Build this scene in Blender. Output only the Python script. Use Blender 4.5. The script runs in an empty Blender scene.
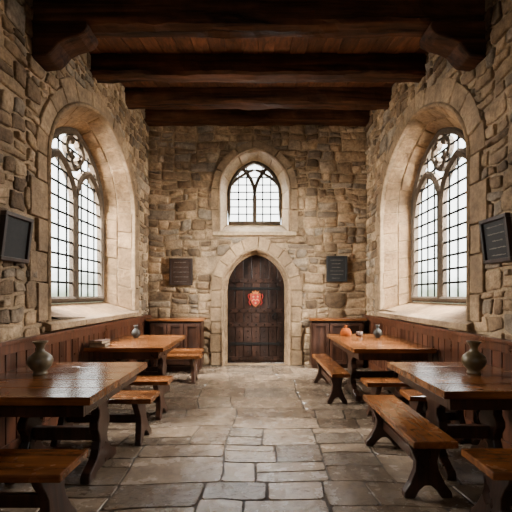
import bpy, bmesh, math, random
from mathutils import Vector, noise, Matrix
from mathutils.geometry import tessellate_polygon
random.seed(7)
HW=2.28; D=8.33; EYE=1.46
COL=bpy.context.scene.collection
R=random.uniform

# ---------------------------------------------------------------- materials
def nodes(name):
    m=bpy.data.materials.new(name); m.use_nodes=True
    nt=m.node_tree; nt.nodes.clear()
    o=nt.nodes.new('ShaderNodeOutputMaterial'); b=nt.nodes.new('ShaderNodeBsdfPrincipled')
    nt.links.new(b.outputs[0],o.inputs[0])
    return m,nt,b
def ramp(nt,stops,inp):
    r=nt.nodes.new('ShaderNodeValToRGB')
    e=r.color_ramp.elements
    while len(e)<len(stops): e.new(0.5)
    for i,(p,c) in enumerate(stops):
        e[i].position=p; e[i].color=(c[0],c[1],c[2],1)
    nt.links.new(inp,r.inputs[0]); return r.outputs[0]
def noise_n(nt,scale,detail=6,vec=None,rough=0.6,dist=0):
    n=nt.nodes.new('ShaderNodeTexNoise'); n.inputs['Scale'].default_value=scale
    n.inputs['Detail'].default_value=detail; n.inputs['Roughness'].default_value=rough
    n.inputs['Distortion'].default_value=dist
    if vec: nt.links.new(vec,n.inputs['Vector'])
    return n.outputs[0]
def mult(nt,a,b,fac=1.0,mode='MULTIPLY'):
    m=nt.nodes.new('ShaderNodeMix'); m.data_type='RGBA'; m.blend_type=mode
    m.inputs[0].default_value=fac
    nt.links.new(a,m.inputs[6]); nt.links.new(b,m.inputs[7]); return m.outputs[2]
def stone(name,stops,rough=0.85,var=(0.55,1.25),bump=0.5,bscale=22,rv=None,spec=0.3,bd=0.03,n3lo=(0.55,0.50,0.45),n4lo=0.66):
    m,nt,b=nodes(name)
    tc=nt.nodes.new('ShaderNodeTexCoord').outputs['Object']
    g=nt.nodes.new('ShaderNodeNewGeometry')
    c=ramp(nt,stops,g.outputs['Random Per Island'])
    n1=noise_n(nt,5,8,tc,0.65)
    v=ramp(nt,[(0.3,(var[0],)*3),(0.7,(var[1],)*3)],n1)
    c=mult(nt,c,v)
    n3=noise_n(nt,bscale*1.6,6,tc,0.7)
    c=mult(nt,c,ramp(nt,[(0.33,n3lo),(0.62,(1.15,1.12,1.08))],n3))
    n4=noise_n(nt,0.9,3,tc)
    c=mult(nt,c,ramp(nt,[(0.35,(n4lo+0.02,n4lo,n4lo-0.02)),(0.65,(1.18,1.14,1.08))],n4))
    nt.links.new(c,b.inputs['Base Color'])
    if rv:
        rr=ramp(nt,[(0.35,(rv[0],)*3),(0.65,(rv[1],)*3)],n1); nt.links.new(rr,b.inputs['Roughness'])
    else: b.inputs['Roughness'].default_value=rough
    b.inputs['Specular IOR Level'].default_value=spec
    n2=noise_n(nt,bscale,10,tc,0.72)
    bp=nt.nodes.new('ShaderNodeBump'); bp.inputs['Strength'].default_value=bump; bp.inputs['Distance'].default_value=bd
    nt.links.new(n2,bp.inputs['Height']); nt.links.new(bp.outputs[0],b.inputs['Normal'])
    return m
def wood(name,dark,light,rough=0.4,axis=0,bump=0.15,gs=1.0,spec=0.5,rv=0.12):
    m,nt,b=nodes(name)
    tc=nt.nodes.new('ShaderNodeTexCoord').outputs['Object']
    oi=nt.nodes.new('ShaderNodeObjectInfo'); g=nt.nodes.new('ShaderNodeNewGeometry')
    add=nt.nodes.new('ShaderNodeMath'); add.operation='ADD'
    nt.links.new(oi.outputs['Random'],add.inputs[0]); nt.links.new(g.outputs['Random Per Island'],add.inputs[1])
    ml=nt.nodes.new('ShaderNodeMath'); ml.operation='MULTIPLY'; ml.inputs[1].default_value=13.7
    nt.links.new(add.outputs[0],ml.inputs[0])
    va=nt.nodes.new('ShaderNodeVectorMath'); va.operation='ADD'
    nt.links.new(tc,va.inputs[0]); nt.links.new(ml.outputs[0],va.inputs[1])
    mp=nt.nodes.new('ShaderNodeMapping'); s=[14*gs]*3; s[axis]=1.1*gs
    mp.inputs['Scale'].default_value=s; nt.links.new(va.outputs[0],mp.inputs[0])
    n=noise_n(nt,1.0,8,mp.outputs[0],0.6,0.8)
    mid=tuple((a+c)/2 for a,c in zip(dark,light))
    c=ramp(nt,[(0.32,dark),(0.5,mid),(0.68,light)],n)
    c=mult(nt,c,ramp(nt,[(0,(0.7,0.68,0.66)),(1,(1.2,1.17,1.15))],g.outputs['Random Per Island']))
    n5=noise_n(nt,2.3,4,tc)
    c=mult(nt,c,ramp(nt,[(0.35,(0.6,0.57,0.54)),(0.65,(1.2,1.2,1.2))],n5))
    nt.links.new(c,b.inputs['Base Color'])
    rr=ramp(nt,[(0.3,(rough-rv,)*3),(0.7,(rough+rv,)*3)],n5); nt.links.new(rr,b.inputs['Roughness'])
    b.inputs['Specular IOR Level'].default_value=spec
    bp=nt.nodes.new('ShaderNodeBump'); bp.inputs['Strength'].default_value=bump; bp.inputs['Distance'].default_value=0.01
    nt.links.new(n,bp.inputs['Height']); nt.links.new(bp.outputs[0],b.inputs['Normal'])
    return m
def plain(name,c,rough=0.5,metal=0,nv=0.25,ns=20,bump=0.1,spec=0.5):
    m,nt,b=nodes(name)
    tc=nt.nodes.new('ShaderNodeTexCoord').outputs['Object']
    n=noise_n(nt,ns,6,tc)
    cc=ramp(nt,[(0.3,tuple(x*(1-nv) for x in c)),(0.7,tuple(x*(1+nv) for x in c))],n)
    nt.links.new(cc,b.inputs['Base Color']); b.inputs['Roughness'].default_value=rough; b.inputs['Metallic'].default_value=metal
    b.inputs['Specular IOR Level'].default_value=spec
    bp=nt.nodes.new('ShaderNodeBump'); bp.inputs['Strength'].default_value=bump; bp.inputs['Distance'].default_value=0.01
    nt.links.new(n,bp.inputs['Height']); nt.links.new(bp.outputs[0],b.inputs['Normal'])
    return m

M_rub=stone('rubble_stone',[(0,(0.12,0.079,0.045)),(0.15,(0.23,0.153,0.088)),(0.4,(0.35,0.241,0.142)),(0.68,(0.47,0.335,0.205)),(0.84,(0.30,0.243,0.182)),(1,(0.17,0.120,0.077))],bump=1.0,bscale=12,bd=0.03)
M_mort=stone('mortar',[(0,(0.36,0.258,0.160)),(1,(0.36,0.258,0.160))],bump=0.8,bscale=24,n3lo=(0.7,0.67,0.63))
M_dress=stone('dressed_stone',[(0,(0.24,0.160,0.090)),(0.5,(0.31,0.213,0.126)),(1,(0.37,0.260,0.158))],var=(0.6,1.18),bump=0.8,bscale=12,n3lo=(0.64,0.59,0.54))
M_reveal=stone('reveal_stone',[(0,(0.25,0.155,0.078)),(1,(0.36,0.235,0.128))],var=(0.55,1.18),bump=1.0,bscale=11,n3lo=(0.62,0.56,0.50))
M_bwrev=stone('window_splay_stone',[(0,(0.36,0.265,0.165)),(1,(0.44,0.33,0.21))],var=(0.7,1.15),bump=0.5,bscale=12,n3lo=(0.7,0.66,0.62))
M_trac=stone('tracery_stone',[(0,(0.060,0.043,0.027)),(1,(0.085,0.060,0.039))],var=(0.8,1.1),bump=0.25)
M_flag=stone('flagstone',[(0,(0.10,0.073,0.052)),(0.3,(0.18,0.135,0.097)),(0.6,(0.25,0.188,0.136)),(0.8,(0.135,0.108,0.084)),(1,(0.31,0.231,0.164))],var=(0.66,1.15),bump=0.35,bscale=7,rv=(0.14,0.34),spec=0.65,n3lo=(0.78,0.75,0.72),n4lo=0.62)
M_fmort=stone('floor_mortar',[(0,(0.05,0.037,0.027)),(1,(0.05,0.037,0.027))],bump=0.6)
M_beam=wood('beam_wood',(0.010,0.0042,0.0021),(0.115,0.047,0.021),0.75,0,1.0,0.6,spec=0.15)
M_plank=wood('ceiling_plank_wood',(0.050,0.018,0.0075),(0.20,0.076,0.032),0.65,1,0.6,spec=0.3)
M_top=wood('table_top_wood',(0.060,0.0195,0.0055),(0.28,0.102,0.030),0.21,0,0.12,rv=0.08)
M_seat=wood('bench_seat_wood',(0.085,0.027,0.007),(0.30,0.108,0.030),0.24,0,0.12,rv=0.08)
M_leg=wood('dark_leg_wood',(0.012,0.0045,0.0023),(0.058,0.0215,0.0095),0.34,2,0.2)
M_wain=wood('panelling_wood',(0.026,0.009,0.004),(0.115,0.039,0.017),0.36,2,0.2)
M_cab=wood('cabinet_wood',(0.016,0.006,0.003),(0.065,0.024,0.0105),0.38,2,0.2)
M_door=wood('door_wood',(0.006,0.0025,0.0015),(0.036,0.0145,0.0075),0.42,2,0.5,spec=0.35)
M_iron=plain('black_iron',(0.010,0.009,0.008),0.42,0.5)
M_lead=plain('lead',(0.006,0.0055,0.005),0.9,0.0,spec=0.1)
M_vase=plain('stoneware_grey',(0.115,0.087,0.050),0.36,0.0,0.5,9,0.3)
M_vaseg=plain('stoneware_bronze',(0.105,0.075,0.037),0.32,0.1,0.5,9,0.3)
M_vased=plain('stoneware_dark',(0.030,0.023,0.015),0.6,0.0,0.5,9,0.3,0.3)
M_red=plain('heraldic_red',(0.26,0.006,0.003),0.5)
M_gold=plain('heraldic_gold',(0.38,0.11,0.02),0.5,0.1)
M_white=plain('heraldic_white',(0.50,0.29,0.14),0.5)
M_orange=plain('terracotta_glaze',(0.20,0.045,0.007),0.9,0,0.25,20,0.1,0.1)
M_slate=plain('black_slate',(0.009,0.008,0.007),0.85,0,0.3,30)
M_relief=plain('slate_relief',(0.12,0.10,0.08),0.8)
M_frame=wood('frame_wood',(0.010,0.005,0.003),(0.035,0.016,0.008),0.5,2,spec=0.35)
M_brownpl=plain('bronze_plaque',(0.034,0.015,0.0075),0.75,0.0,0.35,30,0.1,0.3)
M_paper=plain('paper_edge',(0.30,0.22,0.13),0.8)
M_bk=plain('book_leather',(0.035,0.019,0.012),0.6)
M_bk2=plain('book_leather_tan',(0.09,0.044,0.024),0.6)
M_plaster=stone('rear_wall_stone',[(0,(0.24,0.17,0.105)),(1,(0.28,0.2,0.125))])
def glass_mat():
    m=bpy.data.materials.new('window_glass'); m.use_nodes=True; nt=m.node_tree; nt.nodes.clear()
    o=nt.nodes.new('ShaderNodeOutputMaterial'); mx=nt.nodes.new('ShaderNodeMixShader')
    t=nt.nodes.new('ShaderNodeBsdfTransparent'); g=nt.nodes.new('ShaderNodeBsdfGlossy')
    tc=nt.nodes.new('ShaderNodeTexCoord').outputs['Object']
    n=noise_n(nt,3,3,tc); c=ramp(nt,[(0.3,(0.86,0.89,0.88)),(0.7,(1,1,1))],n); nt.links.new(c,t.inputs[0])
    g.inputs['Roughness'].default_value=0.15; mx.inputs[0].default_value=0.04
    nt.links.new(t.outputs[0],mx.inputs[1]); nt.links.new(g.outputs[0],mx.inputs[2]); nt.links.new(mx.outputs[0],o.inputs[0])
    return m
M_glass=glass_mat()

# ---------------------------------------------------------------- helpers
def mk(name,bm,mats,parent=None,smooth=False,bevel=0,loc=None,rot=None,recalc=True,**props):
    if recalc: bmesh.ops.recalc_face_normals(bm,faces=bm.faces[:])
    me=bpy.data.meshes.new(name); bm.to_mesh(me); bm.free()
    if not isinstance(mats,(list,tuple)): mats=[mats]
    for m in mats: me.materials.append(m)
    if smooth:
        for p in me.polygons: p.use_smooth=True
    o=bpy.data.objects.new(name,me); COL.objects.link(o)
    if loc: o.location=loc
    if rot: o.rotation_euler=rot
    if parent: o.parent=parent
    if bevel:
        b=o.modifiers.new('Bevel','BEVEL'); b.width=bevel; b.segments=2; b.limit_method='ANGLE'; b.angle_limit=0.6
    for k,v in props.items(): o[k]=v
    return o
def empty(name,loc=(0,0,0),rot=0,**props):
    o=bpy.data.objects.new(name,None); o.empty_display_size=0.2; COL.objects.link(o); o.location=loc; o.rotation_euler=(0,0,rot)
    for k,v in props.items(): o[k]=v
    return o
def box(bm,x0,x1,y0,y1,z0,z1,mi=0):
    vs=[bm.verts.new((x,y,z)) for x in(x0,x1) for y in(y0,y1) for z in(z0,z1)]
    for f in((0,1,3,2),(4,6,7,5),(0,4,5,1),(2,3,7,6),(0,2,6,4),(1,5,7,3)):
        bm.faces.new([vs[i] for i in f]).material_index=mi
    return vs
def prism(bm,pts,fn,w0,w1,mi=0):
    a=[bm.verts.new(fn(u,v,w0)) for u,v in pts]; b=[bm.verts.new(fn(u,v,w1)) for u,v in pts]
    n=len(pts)
    bm.faces.new(a).material_index=mi; bm.faces.new(b[::-1]).material_index=mi
    for i in range(n):
        j=(i+1)%n; bm.faces.new((a[i],b[i],b[j],a[j])).material_index=mi
def lathe(bm,prof,seg=32,mi=0,c=(0,0,0)):
    rings=[]
    for r,z in prof:
        if r<1e-5: rings.append([bm.verts.new((c[0],c[1],c[2]+z))])
        else: rings.append([bm.verts.new((c[0]+r*math.cos(2*math.pi*i/seg),c[1]+r*math.sin(2*math.pi*i/seg),c[2]+z)) for i in range(seg)])
    for a,b in zip(rings,rings[1:]):
        for i in range(seg):
            j=(i+1)%seg
            if len(a)==1 and len(b)==1: continue
            if len(a)==1: f=bm.faces.new((a[0],b[i],b[j]))
            elif len(b)==1: f=bm.faces.new((a[i],a[j],b[0]))
            else: f=bm.faces.new((a[i],a[j],b[j],b[i]))
            f.material_index=mi

class Arch:
    def __init__(s,c,hw,bot,spring,apex,p=1.2):
        s.c=c;s.hw=hw;s.bot=bot;s.sp=spring;s.ap=apex;s.p=p
    def grow(s,m,mb=None): 
        return Arch(s.c,s.hw+m,s.bot-(m if mb is None else mb),s.sp,s.ap+m,s.p)
    def arc(s,t):
        hw=s.hw; r=s.p*hw; Rr=(hw*hw+r*r)/(2*hw); th=math.asin(min(1,r/Rr))*t
        return max(0,(hw-Rr)+Rr*math.cos(th)), s.sp+Rr*math.sin(th)*(s.ap-s.sp)/r
    def half(s,v):
        if v<s.bot or v>s.ap: return -1
        if v<=s.sp: return s.hw
        hw=s.hw; r=s.p*hw; Rr=(hw*hw+r*r)/(2*hw); z=(v-s.sp)*r/(s.ap-s.sp)
        return math.sqrt(max(0,Rr*Rr-z*z))-(Rr-hw)
    def inside(s,u,v): 
        return abs(u-s.c)<s.half(v)
    def pt(s,q):
        if q<=1: return (s.c-s.hw, s.bot+(s.sp-s.bot)*q)
        if q<=2: d,z=s.arc(q-1); return (s.c-d,z)
        if q<=3: d,z=s.arc(3-q); return (s.c+d,z)
        return (s.c+s.hw, s.bot+(s.sp-s.bot)*(4-q))
    def outline(s,nj=2,na=14):
        q=[i/nj for i in range(nj)]+[1+i/na for i in range(2*na)]+[3+i/nj for i in range(nj+1)]
        return [s.pt(x) for x in q]
def F_left(u,v,w): return Vector((-HW+w,u,v))
def F_right(u,v,w): return Vector((HW-w,u,v))
def F_back(u,v,w): return Vector((u,D-w,v))

def mondrian(x0,y0,x1,y1,wm,hm,out):
    w=x1-x0;h=y1-y0
    lw=wm*R(0.35,1.2); lh=hm*R(0.45,1.2)
    if w<lw and h<lh: out.append((x0,y0,x1,y1)); return
    if w/wm>h/hm: s=x0+w*R(0.33,0.67); mondrian(x0,y0,s,y1,wm,hm,out); mondrian(s,y0,x1,y1,wm,hm,out)
    else: s=y0+h*R(0.33,0.67); mondrian(x0,y0,x1,s,wm,hm,out); mondrian(x0,s,x1,y1,wm,hm,out)
def rocks(bm,fn,rects,gap,warp,hgt,holes=(),seed=0,mi=0,cham=(0.03,0.20),edge=0.013):
    for (x0,y0,x1,y1) in rects:
        cx=(x0+x1)/2; cy=(y0+y1)/2
        if any(h.inside(cx,cy) for h in holes): continue
        g=gap*R(0.5,1.5)
        a0,b0,a1,b1=x0+g,y0+g,x1-g,y1-g
        if a1-a0<0.03 or b1-b0<0.03: continue
        m=min(a1-a0,b1-b0); P=[]
        c=[m*R(*cham) for _ in range(4)]
        P=[(a0+c[0],b0),((a0+a1)/2,b0),(a1-c[1],b0),(a1,b0+c[1]),(a1,(b0+b1)/2),(a1,b1-c[2]),(a1-c[2],b1),((a0+a1)/2,b1),(a0+c[3],b1),(a0,b1-c[3]),(a0,(b0+b1)/2),(a0,b0+c[0])]
        Q=[]
        for (u,v) in P:
            nv=noise.noise_vector(Vector((u*1.7,v*1.7,seed)))*warp*1.6+noise.noise_vector(Vector((u*5,v*5,seed+5)))*warp*0.8
            u+=nv.x; v+=nv.y; u+=R(-1,1)*warp*0.14; v+=R(-1,1)*warp*0.14
            for h in holes:
                k=0
                du=u-h.c; dv=(v-min(v,h.sp)) if v>h.sp else 0
                L=math.hypot(du,dv) or 1
                while h.inside(u,v) and k<60:
                    u+=du/L*0.02; v+=dv/L*0.02; k+=1
            Q.append((u,v))
        cu=sum(q[0] for q in Q)/12; cv=sum(q[1] for q in Q)/12
        rad=m/2; h=hgt*R(0.35,1.0)
        tx=R(-1,1)*0.22*h/rad; ty=R(-1,1)*0.22*h/rad
        rings=[]
        for (ins,hh) in ((0,-0.012),(edge*0.25/rad,h*0.7),(min(0.5,edge*0.9/rad),h)):
            ring=[]
            for (u,v) in Q:
                uu=u+(cu-u)*min(ins,0.8); vv=v+(cv-v)*min(ins,0.8)
                w=hh+(max(-h*0.5,min(h*0.5,(uu-cu)*tx+(vv-cv)*ty)) if hh>0 else 0)+(R(-1,1)*0.10*h if hh>0 else 0)
                ring.append(bm.verts.new(fn(uu,vv,w)))
            rings.append(ring)
        for k_,(A,B) in enumerate(zip(rings,rings[1:])):
            for i in range(12):
                j=(i+1)%12; f=bm.faces.new((A[i],A[j],B[j],B[i])); f.material_index=mi; f.smooth=(k_==1)
        ce=bm.verts.new(fn(cu,cv,h*1.03))
        for i in range(12):
            f=bm.faces.new((rings[2][i],rings[2][(i+1)%12],ce)); f.material_index=mi; f.smooth=True
def panel_with_holes(bm,fn,rect,holes,w=0,mi=1):
    x0,y0,x1,y1=rect
    polys=[[Vector((x0,y0,0)),Vector((x1,y0,0)),Vector((x1,y1,0)),Vector((x0,y1,0))]]
    for h in holes: polys.append([Vector((u,v,0)) for u,v in h.outline()])
    flat=[p for poly in polys for p in poly]
    vs=[bm.verts.new(fn(p.x,p.y,w)) for p in flat]
    for t in tessellate_polygon(polys):
        try: bm.faces.new([vs[i] for i in t]).material_index=mi
        except ValueError: pass
def block3(bm,pts,n,h,edge,mi=0,base=-0.01):
    c=sum(pts,Vector())/len(pts)
    rad=min((p-c).length for p in pts)
    rings=[]
    for ins,hh in ((0,base),(0.3*edge/rad,h*0.75),(edge/rad,h)):
        rings.append([bm.verts.new(p+(c-p)*min(ins,0.5)+n*hh) for p in pts])
    N=len(pts)
    for A,B in zip(rings,rings[1:]):
        for i in range(N):
            j=(i+1)%N; bm.faces.new((A[i],A[j],B[j],B[i])).material_index=mi
    bm.faces.new(rings[2]).material_index=mi
def ring_blocks(bm,fn,A,rw,nj,na,n,h=0.035,jit=0.25,gap=0.008,mb=0,quoin=1.0):
    spans=[]
    def rng(a,b,k):
        c=[a+(b-a)*i/k for i in range(k+1)]
        for i in range(1,k): c[i]+=R(-1,1)*0.2*(b-a)/k
        return list(zip(c,c[1:]))
    spans+= [(s,'j') for s in rng(0,1,nj)]+[(s,'a') for s in rng(1,3,2*na)]+[(s,'j') for s in rng(3,4,nj)]
    for k,((q0,q1),t) in enumerate(spans):
        e=(q1-q0)*0.012; q0+=e;q1-=e
        ex=R(-0.3,1)*jit*rw if t=='a' else (jit*rw*quoin*(R(0.4,1.4) if k%2 else -0.3))
        O2=A.grow(rw+ex,mb)
        st=[q0+(q1-q0)*i/3 for i in range(4)]
        pts=[fn(*A.pt(q),0) for q in st]+[fn(*O2.pt(q),0) for q in st[::-1]]
        block3(bm,pts,n,h*R(0.85,1.1),gap)
def reveal(bm,fn,A,B,t,nj,na,rows=2):
    def P(q,d):
        a=A.pt(q);b=B.pt(q); return fn(a[0]+(b[0]-a[0])*d,a[1]+(b[1]-a[1])*d,-t*d)
    qs=[i/2 for i in range(2)]+[1+i/14 for i in range(28)]+[3,3.5,4]
    va=[bm.verts.new(P(q,0)) for q in qs]; vb=[bm.verts.new(P(q,1)) for q in qs]
    for i in range(len(qs)-1):
        bm.faces.new((va[i],va[i+1],vb[i+1],vb[i])).material_index=1
    bm.faces.new((va[-1],va[0],vb[0],vb[-1])).material_index=0
    cen0=fn(A.c,(A.bot+A.sp)/2+0.3,-t/2)
    for r in range(rows):
        d0=r/rows; d1=(r+1)/rows
        off=0.5*(r%2)
        cuts=[0]+[ (i+off)/nj for i in range(1 if off==0 else 0,nj) if 0<(i+off)/nj<1]+[1]
        arcs=[1+(i+off)/na for i in range(1 if off==0 else 0,2*na) if 0<(i+off)/na<2]+[3]
        allc=cuts+arcs+[3+(1-c) for c in cuts[::-1][1:]]
        allc=[c+(R(-0.15,0.15)/nj if 0<i<len(allc)-1 and c not in(1,3) else 0) for i,c in enumerate(allc)]
        for q0,q1 in zip(allc,allc[1:]):
            e=(q1-q0)*0.015
            k=3 if 1<=q0<3 else 1
            st=[q0+e+(q1-q0-2*e)*i/k for i in range(k+1)]
            dd=0.012
            pts=[P(q,d0+dd) for q in st]+[P(q,d1-dd) for q in st[::-1]]
            nrm=(pts[1]-pts[0]).cross(pts[-1]-pts[0]).normalized()
            if nrm.dot(cen0-pts[0])<0: nrm=-nrm
            block3(bm,pts,nrm,R(0.004,0.022),0.014,base=-0.004)
def bar2d(bm,fn,pts,width,w0,w1,closed=False,mi=0):
    n=len(pts); V=[]
    for i,(u,v) in enumerate(pts):
        if closed: a=pts[i-1]; b=pts[(i+1)%n]
        else: a=pts[max(0,i-1)]; b=pts[min(n-1,i+1)]
        dx=b[0]-a[0];dy=b[1]-a[1];L=math.hypot(dx,dy) or 1
        nx,ny=-dy/L*width/2,dx/L*width/2
        c=min(width*0.3,(w1-w0)*0.4)
        V.append([bm.verts.new(fn(u+nx,v+ny,w0)),bm.verts.new(fn(u+nx,v+ny,w1-c)),bm.verts.new(fn(u+nx*0.35,v+ny*0.35,w1)),bm.verts.new(fn(u-nx*0.35,v-ny*0.35,w1)),bm.verts.new(fn(u-nx,v-ny,w1-c)),bm.verts.new(fn(u-nx,v-ny,w0))])
    rng=range(n) if closed else range(n-1)
    for i in rng:
        A=V[i];B=V[(i+1)%n]
        for k in range(6):
            bm.faces.new((A[k],A[(k+1)%6],B[(k+1)%6],B[k])).material_index=mi
    if not closed: bm.faces.new(V[0]).material_index=mi; bm.faces.new(V[-1][::-1]).material_index=mi

def build_window(name,fn,nrm,A,B,t,rw,ncol,rowh,rings,rev,bar=0.09,mulw=0.09,label='',lw=0.018,jit=0.25,h=0.025,rm=None,roll=0.05,ytrac=False):
    E=empty(name,kind='structure',label=label)
    bm=bmesh.new(); ring_blocks(bm,fn,A,rw,rings[0],rings[1],nrm,jit=jit,h=h)
    mk('surround',bm,M_dress,E,recalc=True)
    bm=bmesh.new(); bar2d(bm,fn,A.grow(0.01,0).outline(4,20),roll,-0.02,h+0.022)
    mk('roll_moulding',bm,M_dress,E)
    bm=bmesh.new(); reveal(bm,fn,A,B,t,rev[0],rev[1],rev[2]); mk('reveal',bm,[rm or M_reveal,M_mort],E)
    bm=bmesh.new(); w0=-t-0.06; w1=-t+0.05
    G=B.grow(-bar/2,-bar/2)
    bar2d(bm,fn,G.outline(2,18),bar,w0,w1,closed=True)
    c=B.c; hl=(B.hw-bar)/2
    rise=B.ap-B.sp
    sp=B.sp-0.12*rise
    if ytrac:
        sp=B.sp
        bar2d(bm,fn,[(c,B.bot+bar*0.5),(c,sp)],mulw,w0,w1)
        for s in(-1,1):
            pts=[]
            for i in range(25):
                d,z=B.arc(i/24*0.9); u=c+s*(B.hw-d)
                pts.append((u,z))
                if i>2 and not G.inside(u,z): break
            bar2d(bm,fn,pts,mulw*0.8,w0,w1-0.008)
            # crossing branches springing from the jambs
            pts=[]
            for i in range(17):
                d,z=B.arc(i/24*0.9)
                pts.append((c+s*(d*0.0+B.hw-(B.hw-d)*1.0-0.0)*1.0 if False else c+s*(B.hw-(B.hw-d)*2.4),z))
            pts=[p for p in pts if G.inside(*p) and s*(p[0]-c)>-0.05*B.hw]
            if len(pts)>2: bar2d(bm,fn,pts,mulw*0.55,w0+0.005,w1-0.015)
    else:
        bar2d(bm,fn,[(c,B.bot+bar*0.5),(c,sp+rise*0.2)],mulw,w0,w1)
        for s in(-1,1):
            La=Arch(c+s*(hl+bar*0.25),hl+bar*0.15,B.bot,sp,sp+rise*0.6,1.4)
            pts=[La.pt(1+i/12) for i in range(25)]
            bar2d(bm,fn,pts,mulw*0.8,w0,w1-0.01)
        qr=rise*0.26; qc=sp+rise*0.80
        for k in range(4):
            a0=math.pi/2*k
            cx=c+qr*0.52*math.cos(a0); cz=qc+qr*0.52*math.sin(a0)
            pts=[(cx+qr*0.5*math.cos(a0+b),cz+qr*0.5*math.sin(a0+b)) for b in [(-2.2+4.4*i/12) for i in range(13)]]
            bar2d(bm,fn,pts,mulw*0.5,w0+0.005,w1-0.02)
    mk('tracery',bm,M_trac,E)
    bm=bmesh.new()
    wz0=-t-0.02; wz1=-t-0.002
    n=2*ncol
    for i in range(1,n):
        if i==ncol: continue
        u=c-B.hw+bar+(2*(B.hw-bar))*i/n
        top=B.ap
        while not G.inside(u,top) and top>B.bot: top-=0.01
        bar2d(bm,fn,[(u,B.bot+0.02),(u,top)],lw,wz0,wz1)
    v=B.bot+bar+rowh
    while v<B.ap-0.1:
        hh=G.half(v)
        if hh>0.06: bar2d(bm,fn,[(c-hh,v),(c+hh,v)],lw*(1.0),wz0,wz1)
        v+=rowh
    mk('lead_lattice',bm,M_lead,E)
    bm=bmesh.new(); bm.faces.new([bm.verts.new(fn(u,v,-t-0.022)) for u,v in B.outline(2,18)])
    mk('glass_pane',bm,M_glass,E)
    return E

# ---------------------------------------------------------------- room shell
side_A=Arch(5.78,1.50,1.18,2.93,4.04,1.15)
side_B=Arch(6.08,1.08,1.34,2.95,3.98,1.3)
doorA=Arch(-0.03,0.68,0.0,1.56,2.40,1.2)
bwA=Arch(-0.06,0.72,2.77,3.66,4.50,1.3)
bwB=Arch(-0.06,0.595,3.00,3.64,4.40,1.3)
Y0=-1.6
for nm,fn,sd,lab in(('wall_left',F_left,1,'left'),('wall_right',F_right,2,'right')):
    bm=bmesh.new()
    panel_with_holes(bm,fn,(Y0,-0.05,D,5.6),[side_A])
    rc=[]; mondrian(Y0,0.9,D,5.5,0.54,0.29,rc)
    rocks(bm,fn,rc,0.012,0.045,0.036,[side_A.grow(0.20,0.0)],seed=sd*10)
    mk(nm,bm,[M_rub,M_mort],recalc=False,kind='structure',label='rubble stone side wall with pale mortar joints')
bm=bmesh.new()
doorH=Arch(doorA.c,doorA.hw,-0.02,doorA.sp,doorA.ap,doorA.p)
panel_with_holes(bm,F_back,(-HW-0.1,-0.05,HW+0.1,5.6),[doorH,bwA])
rc=[]; mondrian(-HW,0,HW,5.5,0.58,0.31,rc)
rocks(bm,F_back,rc,0.012,0.042,0.036,[doorA.grow(0.22,0),bwA.grow(0.12)],seed=77)
mk('wall_back',bm,[M_rub,M_mort],recalc=False,kind='structure',label='rubble stone end wall around arched door and window')
bm=bmesh.new(); box(bm,-HW-0.1,HW+0.1,Y0-0.2,Y0,-0.05,5.6)
mk('wall_front',bm,M_plaster,kind='structure',label='plain stone wall closing the hall')

bm=bmesh.new()
x0,x1=-HW-0.05,HW+0.05
vs=[bm.verts.new((x,y,-0.010)) for x,y in((x0,Y0),(x1,Y0),(x1,D+0.4),(x0,D+0.4))]; bm.faces.new(vs).material_index=1
vs=[bm.verts.new((x,y,-0.1)) for x,y in((x0,Y0),(x1,Y0),(x1,D+0.4),(x0,D+0.4))]; bm.faces.new(vs).material_index=1
rc=[]; random.seed(31); mondrian(-HW,Y0,HW,D+0.3,1.2,0.72,rc)
for (a,b,c_,d_) in rc:
    g=R(0.004,0.009); P=[]
    ch=[R(0.004,0.03) for _ in range(4)]
    a0,b0,a1,b1=a+g,b+g,c_-g,d_-g
    base=[(a0+ch[0],b0),(a1-ch[1],b0),(a1,b0+ch[1]),(a1,b1-ch[2]),(a1-ch[2],b1),(a0+ch[3],b1),(a0,b1-ch[3]),(a0,b0+ch[0])]
    for i in range(8):
        p,q=base[i],base[(i+1)%8]; P.append(p)
        L=math.hypot(q[0]-p[0],q[1]-p[1])
        k=int(L/0.13)
        for j in range(1,k): P.append((p[0]+(q[0]-p[0])*j/k,p[1]+(q[1]-p[1])*j/k))
    pts=[]
    for u,v in P:
        nv=noise.noise_vector(Vector((u*0.9,v*0.9,9)))*0.13+noise.noise_vector(Vector((u*6,v*6,4)))*0.012
        uu=max(-HW,min(HW,u+nv.x+R(-.003,.003))); vv=min(D+0.35,v+nv.y+R(-.003,.003))
        pts.append(Vector((uu,vv,0)))
    block3(bm,pts,Vector((0,0,1)),-R(0,0.003),0.008,base=-0.010)
mk('floor',bm,[M_flag,M_fmort],recalc=False,kind='structure',label='worn grey brown flagstone floor')

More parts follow.
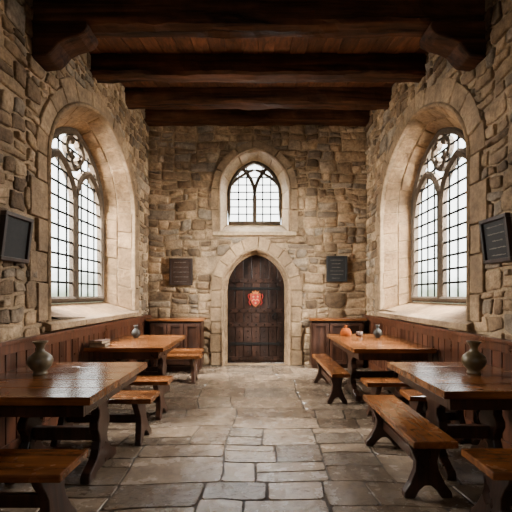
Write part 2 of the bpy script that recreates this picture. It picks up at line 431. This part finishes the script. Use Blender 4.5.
def zb(d): return EYE+2.73+0.19*(d-4.0)
bm=bmesh.new()
n=22; wdt=(2*HW+0.1)/n
for i in range(n):
    xa=-HW-0.05+i*wdt; g=0.005
    ys=[Y0,R(1,2.5),R(4.2,6.6),D+0.05]
    for ya,yb in zip(ys,ys[1:]):
        vs=box(bm,xa+g,xa+wdt-g,ya+0.002,yb-0.002,0,0.05)
        off=R(0,0.012)
        for v in vs: v.co.z+=zb(v.co.y)+0.26+off
vs=box(bm,-HW-0.1,HW+0.1,Y0-0.1,D+0.05,0.06,0.12)
for v in vs: v.co.z+=zb(v.co.y)+0.26
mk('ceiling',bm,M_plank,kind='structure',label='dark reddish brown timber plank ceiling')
def beam(yf,h=0.26,th=0.27,br=False,brl=0.55,brh=0.26,lab=''):
    z=zb(yf)
    E=empty('ceiling_beam',(0,yf,z),label=lab,category='beam',group='ceiling cross beams')
    bm=bmesh.new(); N=60
    prof=[(0,0.03),(0.03,0),(th*0.5,-0.005),(th-0.03,0),(th,0.03),(th,h+0.06),(0,h+0.02),(-0.005,h*0.5)]
    rings=[]
    for i in range(N+1):
        x=-HW+0.0+2*HW*i/N; ring=[]
        for k,(y,zz) in enumerate(prof):
            nv=noise.noise_vector(Vector((x*1.6,yf*3+k*0.4,zz)))*0.03+noise.noise_vector(Vector((x*7,yf*3+k*0.9,zz)))*0.016
            ring.append(bm.verts.new((x,y+nv.y,zz+(nv.z if k not in(5,6) else 0))))
        rings.append(ring)
    n8=len(prof)
    for A,B in zip(rings,rings[1:]):
        for k in range(n8): bm.faces.new((A[k],A[(k+1)%n8],B[(k+1)%n8],B[k]))
    bm.faces.new(rings[0]); bm.faces.new(rings[-1][::-1])
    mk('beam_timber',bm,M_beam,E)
    if br:
        for s in(-1,1):
            bm=bmesh.new()
            pts=[(0,0.01),(brl,0.01),(brl+0.01,-0.05),(brl-0.02,-0.10),(brl*0.86,-0.135),(brl*0.66,-0.165),(brl*0.50,-0.21),(brl*0.40,-brh*0.85),(brl*0.30,-brh),(0,-brh-0.02)]
            prism(bm,pts,lambda u,v,w: Vector((s*(HW-u),w,v)),-0.015,th+0.015)
            mk('bracket',bm,M_beam,E,bevel=0.02)
    return E
beam(4.0,br=True,brl=0.56,brh=0.33,lab='heavy dark oak beam with chunky brackets on the walls')
beam(5.4,lab='dark oak beam crossing between the tall side windows')
beam(6.78,lab='dark oak beam near the end wall')
beam(8.03,lab='dark oak beam lying along the stone end wall')

wl='tall gothic window with stone tracery and leaded panes'
build_window('window_1',F_left,Vector((1,0,0)),side_A,side_B,0.5,0.24,4,0.20,(5,6),(5,6,2),label=wl,bar=0.10,mulw=0.145,jit=0.35,h=0.04,lw=0.031)
build_window('window_2',F_right,Vector((-1,0,0)),side_A,side_B,0.5,0.24,4,0.20,(5,6),(5,6,2),label=wl,bar=0.10,mulw=0.145,jit=0.35,h=0.04,lw=0.031)
build_window('window_3',F_back,Vector((0,-1,0)),bwA,bwB,0.42,0.17,3,0.16,(2,3),(2,3,1),label='small pointed gothic window above the door',bar=0.07,mulw=0.085,jit=0.08,lw=0.026,h=0.055,rm=M_bwrev,ytrac=True)
for nm,fn in(('trim_3',F_left),('trim_4',F_right)):
    bm=bmesh.new(); u=4.2
    while u<7.35:
        l=min(R(0.7,1.0),7.4-u)
        if 7.4-(u+l)<0.3: l=7.4-u
        pts=[(0.0,1.07),(0.10,1.08),(0.10,1.15),(0.0,1.185)]
        a=[bm.verts.new(fn(u+0.004,z,w)) for w,z in pts]; b=[bm.verts.new(fn(u+l-0.004,z,w)) for w,z in pts]
        bm.faces.new(a); bm.faces.new(b[::-1])
        for i in range(4): bm.faces.new((a[i],b[i],b[(i+1)%4],a[(i+1)%4]))
        u+=l
    mk(nm,bm,M_dress,bevel=0.01,kind='structure',label='pale dressed stone window sill')
bm=bmesh.new(); box(bm,bwA.c-0.86,bwA.c+0.86,D-0.08,D+0.05,2.69,2.775)
mk('trim_5',bm,M_bwrev,bevel=0.012,kind='structure',label='pale dressed stone sill under small window')

# door
E=empty('door_1',(0,0,0),kind='structure',label='dark arched plank door with iron straps and red shield')
bm=bmesh.new(); ring_blocks(bm,F_back,doorA,0.26,5,5,Vector((0,-1,0)),h=0.05,jit=0.12,quoin=0.6); mk('surround',bm,M_dress,E)
bm=bmesh.new(); bar2d(bm,F_back,doorA.grow(0.015,0).outline(4,20),0.055,-0.02,0.075); mk('roll_moulding',bm,M_dress,E)
dB=Arch(doorA.c,0.62,0.0,1.58,2.33,1.2)
bm=bmesh.new(); bar2d(bm,F_back,dB.grow(0.02,0).outline(4,20),0.06,-0.26,-0.12); mk('inner_moulding',bm,M_dress,E)
bm=bmesh.new(); reveal(bm,F_back,doorA,dB,0.26,5,6,1); mk('reveal',bm,[M_dress,M_mort],E)
bm=bmesh.new(); nb=7
for i in range(nb):
    u0=dB.c-dB.hw+2*dB.hw*i/nb+0.006; u1=dB.c-dB.hw+2*dB.hw*(i+1)/nb-0.006
    def tz(u):
        z=dB.ap
        while not dB.inside(u,z) and z>1.5: z-=0.005
        return z
    pts=[(u0,0.01),(u1,0.01)]+[(u1+(u0-u1)*k/4,tz(u1+(u0-u1)*k/4)) for k in range(5)]
    prism(bm,pts,F_back,-0.29,-0.235+R(0,0.008))
mk('door_leaf',bm,M_door,E,bevel=0.008)
bm=bmesh.new()
bm.faces.new([bm.verts.new(F_back(u,v,-0.285)) for u,v in dB.outline()]); mk('door_backing',bm,M_door,E)
for z in(0.06,0.78,1.08,1.72):
    bm=bmesh.new(); prism(bm,[(dB.c-0.57,z),(dB.c+0.57,z),(dB.c+0.57,z+0.09),(dB.c-0.57,z+0.09)],F_back,-0.232,-0.206); mk('door_rail',bm,M_door,E,bevel=0.008)
for z in(0.42,1.60):
    bm=bmesh.new()
    prism(bm,[(dB.c-0.57,z-0.035),(dB.c+0.42,z-0.025),(dB.c+0.50,z-0.055),(dB.c+0.55,z),(dB.c+0.50,z+0.055),(dB.c+0.42,z+0.025),(dB.c-0.57,z+0.035)],F_back,-0.235,-0.208)
    mk('strap_hinge',bm,M_iron,E,bevel=0.004)
for zz in(0.105,0.25,0.55,0.68,0.825,0.98,1.125,1.30,1.45,1.765,1.92,2.08):
    bm=bmesh.new()
    onr=any(z<=zz<=z+0.09 for z in(0.06,0.78,1.08,1.72)); b0=-0.207 if onr else -0.236
    for i in range(nb):
        u=dB.c-dB.hw+2*dB.hw*(i+0.5)/nb
        if dB.grow(-0.06,0).inside(u,zz):
            ring=[bm.verts.new(F_back(u+0.019*math.cos(a),zz+0.019*math.sin(a),b0)) for a in [k*math.pi/4 for k in range(8)]]
            ap=bm.verts.new(F_back(u,zz,b0+0.025))
            for k in range(8): bm.faces.new((ring[k],ring[(k+1)%8],ap))
    mk('stud_row',bm,M_iron,E)
bm=bmesh.new(); pts=[(dB.c+0.40+0.055*math.cos(a),1.0+0.055*math.sin(a)) for a in [k*math.pi/8 for k in range(16)]]
bar2d(bm,F_back,pts,0.016,-0.225,-0.200,closed=True); prism(bm,[(dB.c+0.375,1.03),(dB.c+0.425,1.03),(dB.c+0.425,1.08),(dB.c+0.375,1.08)],F_back,-0.235,-0.198)
mk('ring_handle',bm,M_iron,E)
S=empty('heraldic_shield',(0,0,0)); S.parent=E; S['label']='red heraldic shield with pale ornate charges'
sc=dB.c-0.01; zc=1.36; K=0.72; SH=0.018
def Fs(u,v,w): return F_back(u,v,w+SH)
def sh(k,w=0.15,h=0.19):
    r=[(-w,h),(-w*0.5,h*0.9),(0,h),(w*0.5,h*0.9),(w,h),(w,0.0),(w*0.85,-h*0.45),(w*0.5,-h*0.8),(0,-h*1.1),(-w*0.5,-h*0.8),(-w*0.85,-h*0.45),(-w,0)]
    return [(sc+a*k*K,zc+b*k*K) for a,b in r]
bm=bmesh.new(); prism(bm,sh(1.0),Fs,-0.252,-0.205); mk('shield_border',bm,M_gold,S,bevel=0.004)
bm=bmesh.new(); prism(bm,sh(0.9),Fs,-0.21,-0.200); mk('shield_field',bm,M_red,S,bevel=0.003)
def star(dx,dz,r0,mat):
    bm=bmesh.new(); pts=[]
    for k in range(16):
        a=math.pi/2+k*math.pi/8; r=r0 if k%2==0 else r0*0.5
        pts.append((sc+dx*K+r*math.cos(a),zc+dz*K+r*math.sin(a)))
    prism(bm,pts,Fs,-0.202,-0.192); mk('rosette',bm,mat,S)
for dx,dz in((-0.065,0.09),(0.065,0.09),(0,-0.10)): star(dx,dz,0.026,M_white)
bm=bmesh.new(); bar2d(bm,Fs,[(sc-0.075,zc-0.03),(sc-0.035,zc+0.015),(sc,zc-0.02),(sc+0.035,zc+0.015),(sc+0.075,zc-0.03)],0.016,-0.202,-0.192); mk('shield_band',bm,M_white,S)
bm=bmesh.new(); t0=zc+0.18*K
prism(bm,[(sc-0.055,t0),(sc+0.055,t0),(sc+0.07,t0+0.055),(sc+0.03,t0+0.028),(sc,t0+0.07),(sc-0.03,t0+0.028),(sc-0.07,t0+0.055)],Fs,-0.252,-0.205); mk('crown',bm,M_gold,S)
for s in(-1,1):
    bm=bmesh.new(); bar2d(bm,Fs,[(sc+s*0.11,zc+0.09),(sc+s*0.14,zc+0.12),(sc+s*0.155,zc+0.065),(sc+s*0.125,zc+0.0),(sc+s*0.14,zc-0.06),(sc+s*0.10,zc-0.115)],0.018,-0.252,-0.215); mk('mantling',bm,M_red,S)

# wainscot
for nm,fn in(('trim_1',F_left),('trim_2',F_right)):
    bm=bmesh.new(); u=Y0; H=1.055
    while u<D:
        u2=min(u+0.16,D)
        prism(bm,[(u+0.009,0.0),(u2-0.009,0.0),(u2-0.009,H-0.03),(u+0.009,H-0.03)],fn,0.0,0.047); u=u2
    prism(bm,[(Y0,0.0),(D,0.0),(D,H-0.05),(Y0,H-0.05)],fn,0.0,0.03)
    prism(bm,[(Y0,0.0),(D,0.0),(D,0.14),(Y0,0.14)],fn,0.045,0.065)
    prism(bm,[(Y0,H-0.12),(D,H-0.12),(D,H-0.035),(Y0,H-0.035)],fn,0.045,0.065)
    prism(bm,[(Y0,H-0.035),(D,H-0.035),(D,H),(Y0,H)],fn,0.0,0.088)
    mk(nm,bm,M_wain,bevel=0.005,kind='structure',label='dark reddish wooden wainscot with moulded cap rail')

# ---------------------------------------------------------------- furniture
def trestle_profile(top,waist,foot,H,arch=0.0):
    s=H/0.7
    R_=[(foot,0.0),(foot,0.05),(foot*0.93,0.075),(foot*0.75,0.095),(foot*0.5,0.13),(waist*1.0,0.19),(waist*0.75,0.25*s),(waist*0.95,0.31*s),(waist*1.35,0.37*s),(waist*1.3,0.42*s),(waist*0.9,0.47*s),(waist*0.95,0.52*s),(waist*1.6,0.57*s),(top*0.75,0.61*s),(top*0.95,0.64*s),(top,H-0.02),(top,H)]
    L=[(-a,z) for a,z in R_[::-1]]
    bot=[(-foot*0.6,0.0),(-foot*0.45,arch),(foot*0.45,arch),(foot*0.6,0.0)] if arch else []
    return R_+L+bot
def table(x0,x1,y0,y1,H=0.80,legs=(0.2,0.2),lab='',oy=0.0,ft=0.36):
    cx,cy=(x0+x1)/2,(y0+y1)/2; L=(x1-x0)/2; W=(y1-y0)/2
    E=empty('dining_table',(cx,cy,0),label=lab,category='table',group='oak trestle tables')
    bm=bmesh.new(); n=5; t=0.055; g=0.0015
    for i in range(n):
        a=-W+2*W*i/n; b=-W+2*W*(i+1)/n
        box(bm,-L,L,a+(g if i else 0),b-(g if i<n-1 else 0),H-t,H)
    mk('table_top',bm,M_top,E,bevel=0.005)
    lx=(-L+legs[0],L-legs[1]); 
    for x in lx:
        bm=bmesh.new(); prism(bm,trestle_profile(min(W*0.7,0.36),0.10,min(W*0.55,ft),H-t-0.05,0.03),lambda u,v,w: Vector((x+w,u+oy,v)),-0.038,0.038)
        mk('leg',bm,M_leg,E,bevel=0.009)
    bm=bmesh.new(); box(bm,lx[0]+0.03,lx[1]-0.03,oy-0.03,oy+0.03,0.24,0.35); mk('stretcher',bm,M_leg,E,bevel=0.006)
    bm=bmesh.new()
    a=W-0.1
    for s in(-1,1): box(bm,-L+0.08,L-0.08,s*a-0.015,s*a+0.015,H-t-0.10,H-t)
    for s in(-1,1): box(bm,s*(L-0.095)-0.015,s*(L-0.095)+0.015,-a+0.015,a-0.015,H-t-0.10,H-t)
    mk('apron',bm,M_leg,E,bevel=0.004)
    return E
def bench(cx,cy,length,width=0.30,H=0.45,rot=0,lab='',inset=0.2,splay=0.05):
    E=empty('bench',(cx,cy,0),rot,label=lab,category='bench',group='oak trestle benches')
    L=length/2; W=width/2; t=0.05
    bm=bmesh.new()
    box(bm,-L,L,-W,W,H-t,H)
    mk('seat',bm,M_seat,E,bevel=0.008)
    hh=H-t
    for s in(-1,1):
        xx=s*(L-inset)
        R_=[(W*1.12,0.0),(W*1.1,0.04),(W*0.82,0.10),(W*0.55,0.19),(W*0.50,0.25),(W*0.62,0.31),(W*0.78,0.36),(W*0.82,hh)]
        pts=R_+[(-a,z) for a,z in R_[::-1]]+[(-W*0.62,0.0),(-W*0.42,0.05),(-W*0.15,0.085),(W*0.15,0.085),(W*0.42,0.05),(W*0.62,0.0)]
        bm=bmesh.new(); prism(bm,pts,lambda u,v,w: Vector((xx+w+s*splay*(hh-v)/hh,u,v)),-0.03,0.03)
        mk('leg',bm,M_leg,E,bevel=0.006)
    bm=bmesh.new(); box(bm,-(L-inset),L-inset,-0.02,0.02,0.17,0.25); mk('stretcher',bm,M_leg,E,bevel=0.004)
    return E
WL=-HW+0.095; WR=HW-0.095
table(WL,-1.10,2.58,3.94,legs=(0.25,0.25),lab='oak trestle table with round brown vase by window',oy=0.12,ft=0.30)
table(WL,-1.19,5.0,6.6,legs=(0.2,0.2),lab='oak trestle table with small vase and books')
table(1.26,WR,2.74,3.94,legs=(0.25,0.2),lab='oak trestle table with bronze coloured vase',oy=0.08,ft=0.28)
table(1.17,WR,4.9,6.75,legs=(0.2,0.2),lab='oak trestle table with small orange pot and vase')
bl='low oak bench '
bench(-1.13-0.525,2.44,1.05,0.38,lab=bl+'before the brown vase table',inset=0.16)
bench(-1.05-0.53,4.06,1.06,0.36,lab=bl+'tucked behind the brown vase table',inset=0.17)
bench(-1.06-0.5,4.85,1.0,0.34,lab=bl+'before the table with books',inset=0.16)
bench(-0.95-0.55,6.75,1.1,0.34,lab=bl+'behind the table with books',inset=0.16)
bench(-1.02-0.5,7.45,1.0,0.26,lab=bl+'near the panelled cupboard',inset=0.16)
hp=math.pi/2
bench(1.21,3.40,1.30,0.31,rot=hp,lab=bl+'along the aisle beside the bronze vase table',inset=0.2)
bench(1.32+0.42,2.46,0.84,0.36,lab=bl+'at the end of the bronze vase table',inset=0.15)
bench(1.50+0.33,4.13,0.66,0.3,lab='short oak bench behind the bronze vase table',inset=0.13)
bench(1.06,6.0,1.75,0.24,rot=hp,lab=bl+'along the aisle beside the orange pot',inset=0.3)
bench(1.25+0.42,4.75,0.84,0.3,lab=bl+'at the end of the orange pot table',inset=0.15)

def cabinet(x0,x1,y0,y1,H,lab):
    E=empty('cupboard',((x0+x1)/2,(y0+y1)/2,0),label=lab,category='cupboard',group='panelled cupboards')
    L=(x1-x0)/2; W=(y1-y0)/2
    bm=bmesh.new(); box(bm,-L+0.05,L-0.05,-W+0.08,W,0.06,H-0.05); box(bm,-L+0.07,L-0.07,-W+0.11,W-0.01,0,0.07); mk('body',bm,M_cab,E,bevel=0.004)
    bm=bmesh.new(); box(bm,-L,L,-W,W,H-0.05,H); mk('cabinet_top',bm,M_top,E,bevel=0.008)
    n=3; w=(2*L-0.14)/n
    for i in range(n):
        a=-L+0.07+i*w+0.008; b=a+w-0.016; z0=0.1; z1=H-0.10; y=-W+0.08
        D_=empty('door',(0,0,0)); D_.parent=E
        bm=bmesh.new(); s=0.06
        box(bm,a,a+s,y-0.04,y,z0,z1); box(bm,b-s,b,y-0.04,y,z0,z1); box(bm,a+s,b-s,y-0.04,y,z0,z0+s); box(bm,a+s,b-s,y-0.04,y,z1-s,z1)
        box(bm,a+s,b-s,y-0.005,y,z0+s,z1-s); mk('door_panel',bm,M_cab,D_,bevel=0.005)
        bm=bmesh.new(); lathe(bm,[(0.006,0),(0.006,0.012),(0.013,0.018),(0.011,0.026),(0,0.028)],12)
        bmesh.ops.rotate(bm,verts=bm.verts,matrix=Matrix.Rotation(math.pi/2,3,'X')); bmesh.ops.translate(bm,verts=bm.verts,vec=(b-0.03,y-0.04,(z0+z1)/2))
        mk('knob',bm,M_iron,D_)
    return E
cabinet(-2.16,-1.05,D-0.58,D-0.10,1.0,'dark panelled oak cupboard with polished top')
cabinet(1.02,2.16,D-0.46,D-0.10,1.0,'darker panelled oak cupboard beside the door')

def vase(loc,prof,mat,lab,name='vase',sc=1.0,cat='vase'):
    bm=bmesh.new(); lathe(bm,[(r*sc,z*sc) for r,z in prof]); 
    return mk(name,bm,mat,smooth=True,loc=loc,label=lab,category=cat)
pr=[(0,0),(0.052,0),(0.058,0.006),(0.054,0.018),(0.05,0.03),(0.072,0.055),(0.094,0.09),(0.1,0.12),(0.088,0.152),(0.058,0.178),(0.035,0.195),(0.030,0.215),(0.036,0.24),(0.056,0.268),(0.06,0.276),(0.052,0.275),(0.030,0.24),(0.025,0.215),(0.03,0.19),(0.07,0.15),(0.08,0.11),(0.05,0.05),(0,0.03)]
vase((-1.82,3.32,0.8),pr,M_vase,'round olive brown stoneware vase with flared neck')
vase((1.80,3.36,0.8),pr,M_vaseg,'bronze glazed stoneware vase with flared neck',sc=0.98)
pr2=[(0,0),(0.035,0),(0.035,0.012),(0.06,0.04),(0.07,0.08),(0.055,0.12),(0.025,0.145),(0.022,0.17),(0.038,0.2),(0.033,0.2),(0.018,0.17),(0.02,0.145),(0.05,0.11),(0.06,0.08),(0,0.02)]
vase((-1.86,6.1,0.8),pr2,M_vased,'small dark stoneware vase on the table by window')
vase((1.84,6.15,0.8),pr2,M_vased,'small dark stoneware vase beside the orange pot')
E=empty('lidded_pot',(1.42,6.45,0.8),label='small orange brown lidded pot on the oak table',category='pot')
bm=bmesh.new(); lathe(bm,[(0,0),(0.075,0),(0.085,0.015),(0.088,0.05),(0.080,0.085),(0.065,0.10),(0,0.10)]); mk('pot_body',bm,M_orange,E,smooth=True)
bm=bmesh.new(); lathe(bm,[(0.068,0.10),(0.062,0.112),(0.04,0.125),(0.018,0.13),(0.016,0.145),(0.024,0.158),(0.018,0.172),(0,0.175)]); mk('lid',bm,M_orange,E,smooth=True)
vase((1.64,6.45,0.8),[(0,0),(0.05,0),(0.055,0.03),(0.05,0.07),(0.045,0.07),(0.045,0.03),(0,0.01)],M_bk2,'small brown clay cup next to orange pot',name='cup',cat='cup')
def book(x,y,z,w,d,h,rot,mat,lab):
    E=empty('book',(x,y,z),rot,label=lab,category='book')
    bm=bmesh.new(); box(bm,-w/2,w/2,-d/2,d/2,0,0.004); box(bm,-w/2,w/2,-d/2,d/2,h-0.004,h); box(bm,-w/2,-w/2+0.005,-d/2,d/2,0.004,h-0.004); mk('cover',bm,mat,E)
    bm=bmesh.new(); box(bm,-w/2+0.006,w/2-0.006,-d/2+0.006,d/2-0.006,0.005,h-0.005); mk('pages',bm,M_paper,E)
book(-2.04,5.15,0.8,0.2,0.24,0.045,0.1,M_bk,'closed dark leather book lying on the table')
book(-2.04,5.15,0.845,0.18,0.22,0.035,-0.12,M_bk2,'closed brown leather book stacked on another')

def plaque(fn,c,z,w,h,fm,pm,rm,lab,lines,tilt=0):
    E=empty('framed_plaque',fn(c,z,0.05),label=lab,category='plaque')
    o=fn(c,z,0.05)
    g=lambda u,v,ww: fn(c+u,z+v,0.058+ww+tilt*(v+h/2))-o
    f=0.035
    bm=bmesh.new()
    for (a,b,c2,d2) in((-w/2,-h/2,w/2,-h/2+f),(-w/2,h/2-f,w/2,h/2),(-w/2,-h/2+f,-w/2+f,h/2-f),(w/2-f,-h/2+f,w/2,h/2-f)):
        prism(bm,[(a,b),(c2,b),(c2,d2),(a,d2)],g,-0.02,0.03)
    mk('frame',bm,fm,E,bevel=0.005)
    bm=bmesh.new(); prism(bm,[(-w/2+f,-h/2+f),(w/2-f,-h/2+f),(w/2-f,h/2-f),(-w/2+f,h/2-f)],g,-0.01,0.005); mk('panel',bm,pm,E)
    for i in range(lines):
        v=h/2-f-0.05-(h-2*f-0.08)*i/max(1,lines-1)*0.98
        e=R(0,0.08)
        a=-w/2+f+0.04+e*0.5; b=w/2-f-0.04-e
        up=[];dn=[]
        k=12
        for j in range(k+1):
            u=a+(b-a)*j/k; up.append((u,v+R(0.001,0.008))); dn.append((u,v-R(0.001,0.007)))
        bm=bmesh.new(); prism(bm,dn+up[::-1],g,0.004,0.008); mk('worn_line',bm,rm,E)
plaque(F_back,-1.58,1.94,0.48,0.56,M_frame,M_brownpl,M_relief,'brown framed plaque with faint worn lines on stone',5)
plaque(F_back,1.64,2.0,0.43,0.53,M_slate,M_slate,M_relief,'black framed slate plaque with faint pale lines',6)
plaque(F_left,3.60,1.97,0.42,0.42,M_frame,M_slate,M_slate,'dark framed board tilted forward on stone wall',0,tilt=0.12)
plaque(F_right,3.70,1.97,0.42,0.42,M_frame,M_slate,M_relief,'black framed slate board tilted forward on stone wall',5,tilt=0.12)

# ---------------------------------------------------------------- lights
def area(loc,dir,sx,sy,power,color=(1,1,1)):
    l=bpy.data.lights.new('window_or_fill_light','AREA'); l.shape='RECTANGLE'; l.size=sx; l.size_y=sy; l.energy=power; l.color=color
    o=bpy.data.objects.new('window_or_fill_light',l); COL.objects.link(o); o.location=loc
    o.rotation_euler=Vector(dir).to_track_quat('-Z','Y').to_euler(); return o
area((-HW-1.6,5.4,3.8),(1,0.15,-0.65),2.4,2.4,3800,(1.0,0.975,0.93))
area((HW+1.6,5.4,3.8),(-1,0.15,-0.65),2.4,2.4,3800,(1.0,0.975,0.93))
area((-0.06,D+1.0,4.6),(0,-1,-0.6),1.9,2.0,800,(1.0,0.99,0.97))
area((0,-1.4,2.3),(0,1,0.12),3.6,1.6,30,(1.0,0.93,0.84))  # added soft fill lamp behind the camera, not daylight from a window
w=bpy.data.worlds.new('World'); bpy.context.scene.world=w; w.use_nodes=True
nt=w.node_tree; bg=nt.nodes['Background']
tc=nt.nodes.new('ShaderNodeTexCoord'); sp=nt.nodes.new('ShaderNodeSeparateXYZ'); nt.links.new(tc.outputs['Generated'],sp.inputs[0])
nz=noise_n(nt,9,5,tc.outputs['Generated'],0.6)
m1=nt.nodes.new('ShaderNodeMath'); m1.operation='MULTIPLY_ADD'; nt.links.new(nz,m1.inputs[0]); m1.inputs[1].default_value=-0.22; nt.links.new(sp.outputs[2],m1.inputs[2])
mm=nt.nodes.new('ShaderNodeMapRange'); mm.inputs[1].default_value=-0.2; mm.inputs[2].default_value=0.3; nt.links.new(m1.outputs[0],mm.inputs[0])
c=ramp(nt,[(0.0,(0.10,0.12,0.08)),(0.16,(0.20,0.23,0.16)),(0.32,(0.93,0.96,0.93)),(1.0,(1,1,1))],mm.outputs[0])
nt.links.new(c,bg.inputs[0]); bg.inputs[1].default_value=7.5

cam=bpy.data.cameras.new('Camera'); co=bpy.data.objects.new('Camera',cam); COL.objects.link(co)
co.location=(-0.03,0,EYE); co.rotation_euler=(math.pi/2,0,0)
cam.sensor_width=36; cam.lens=36*400/512; cam.shift_y=39/512; cam.clip_start=0.05
bpy.context.scene.camera=co
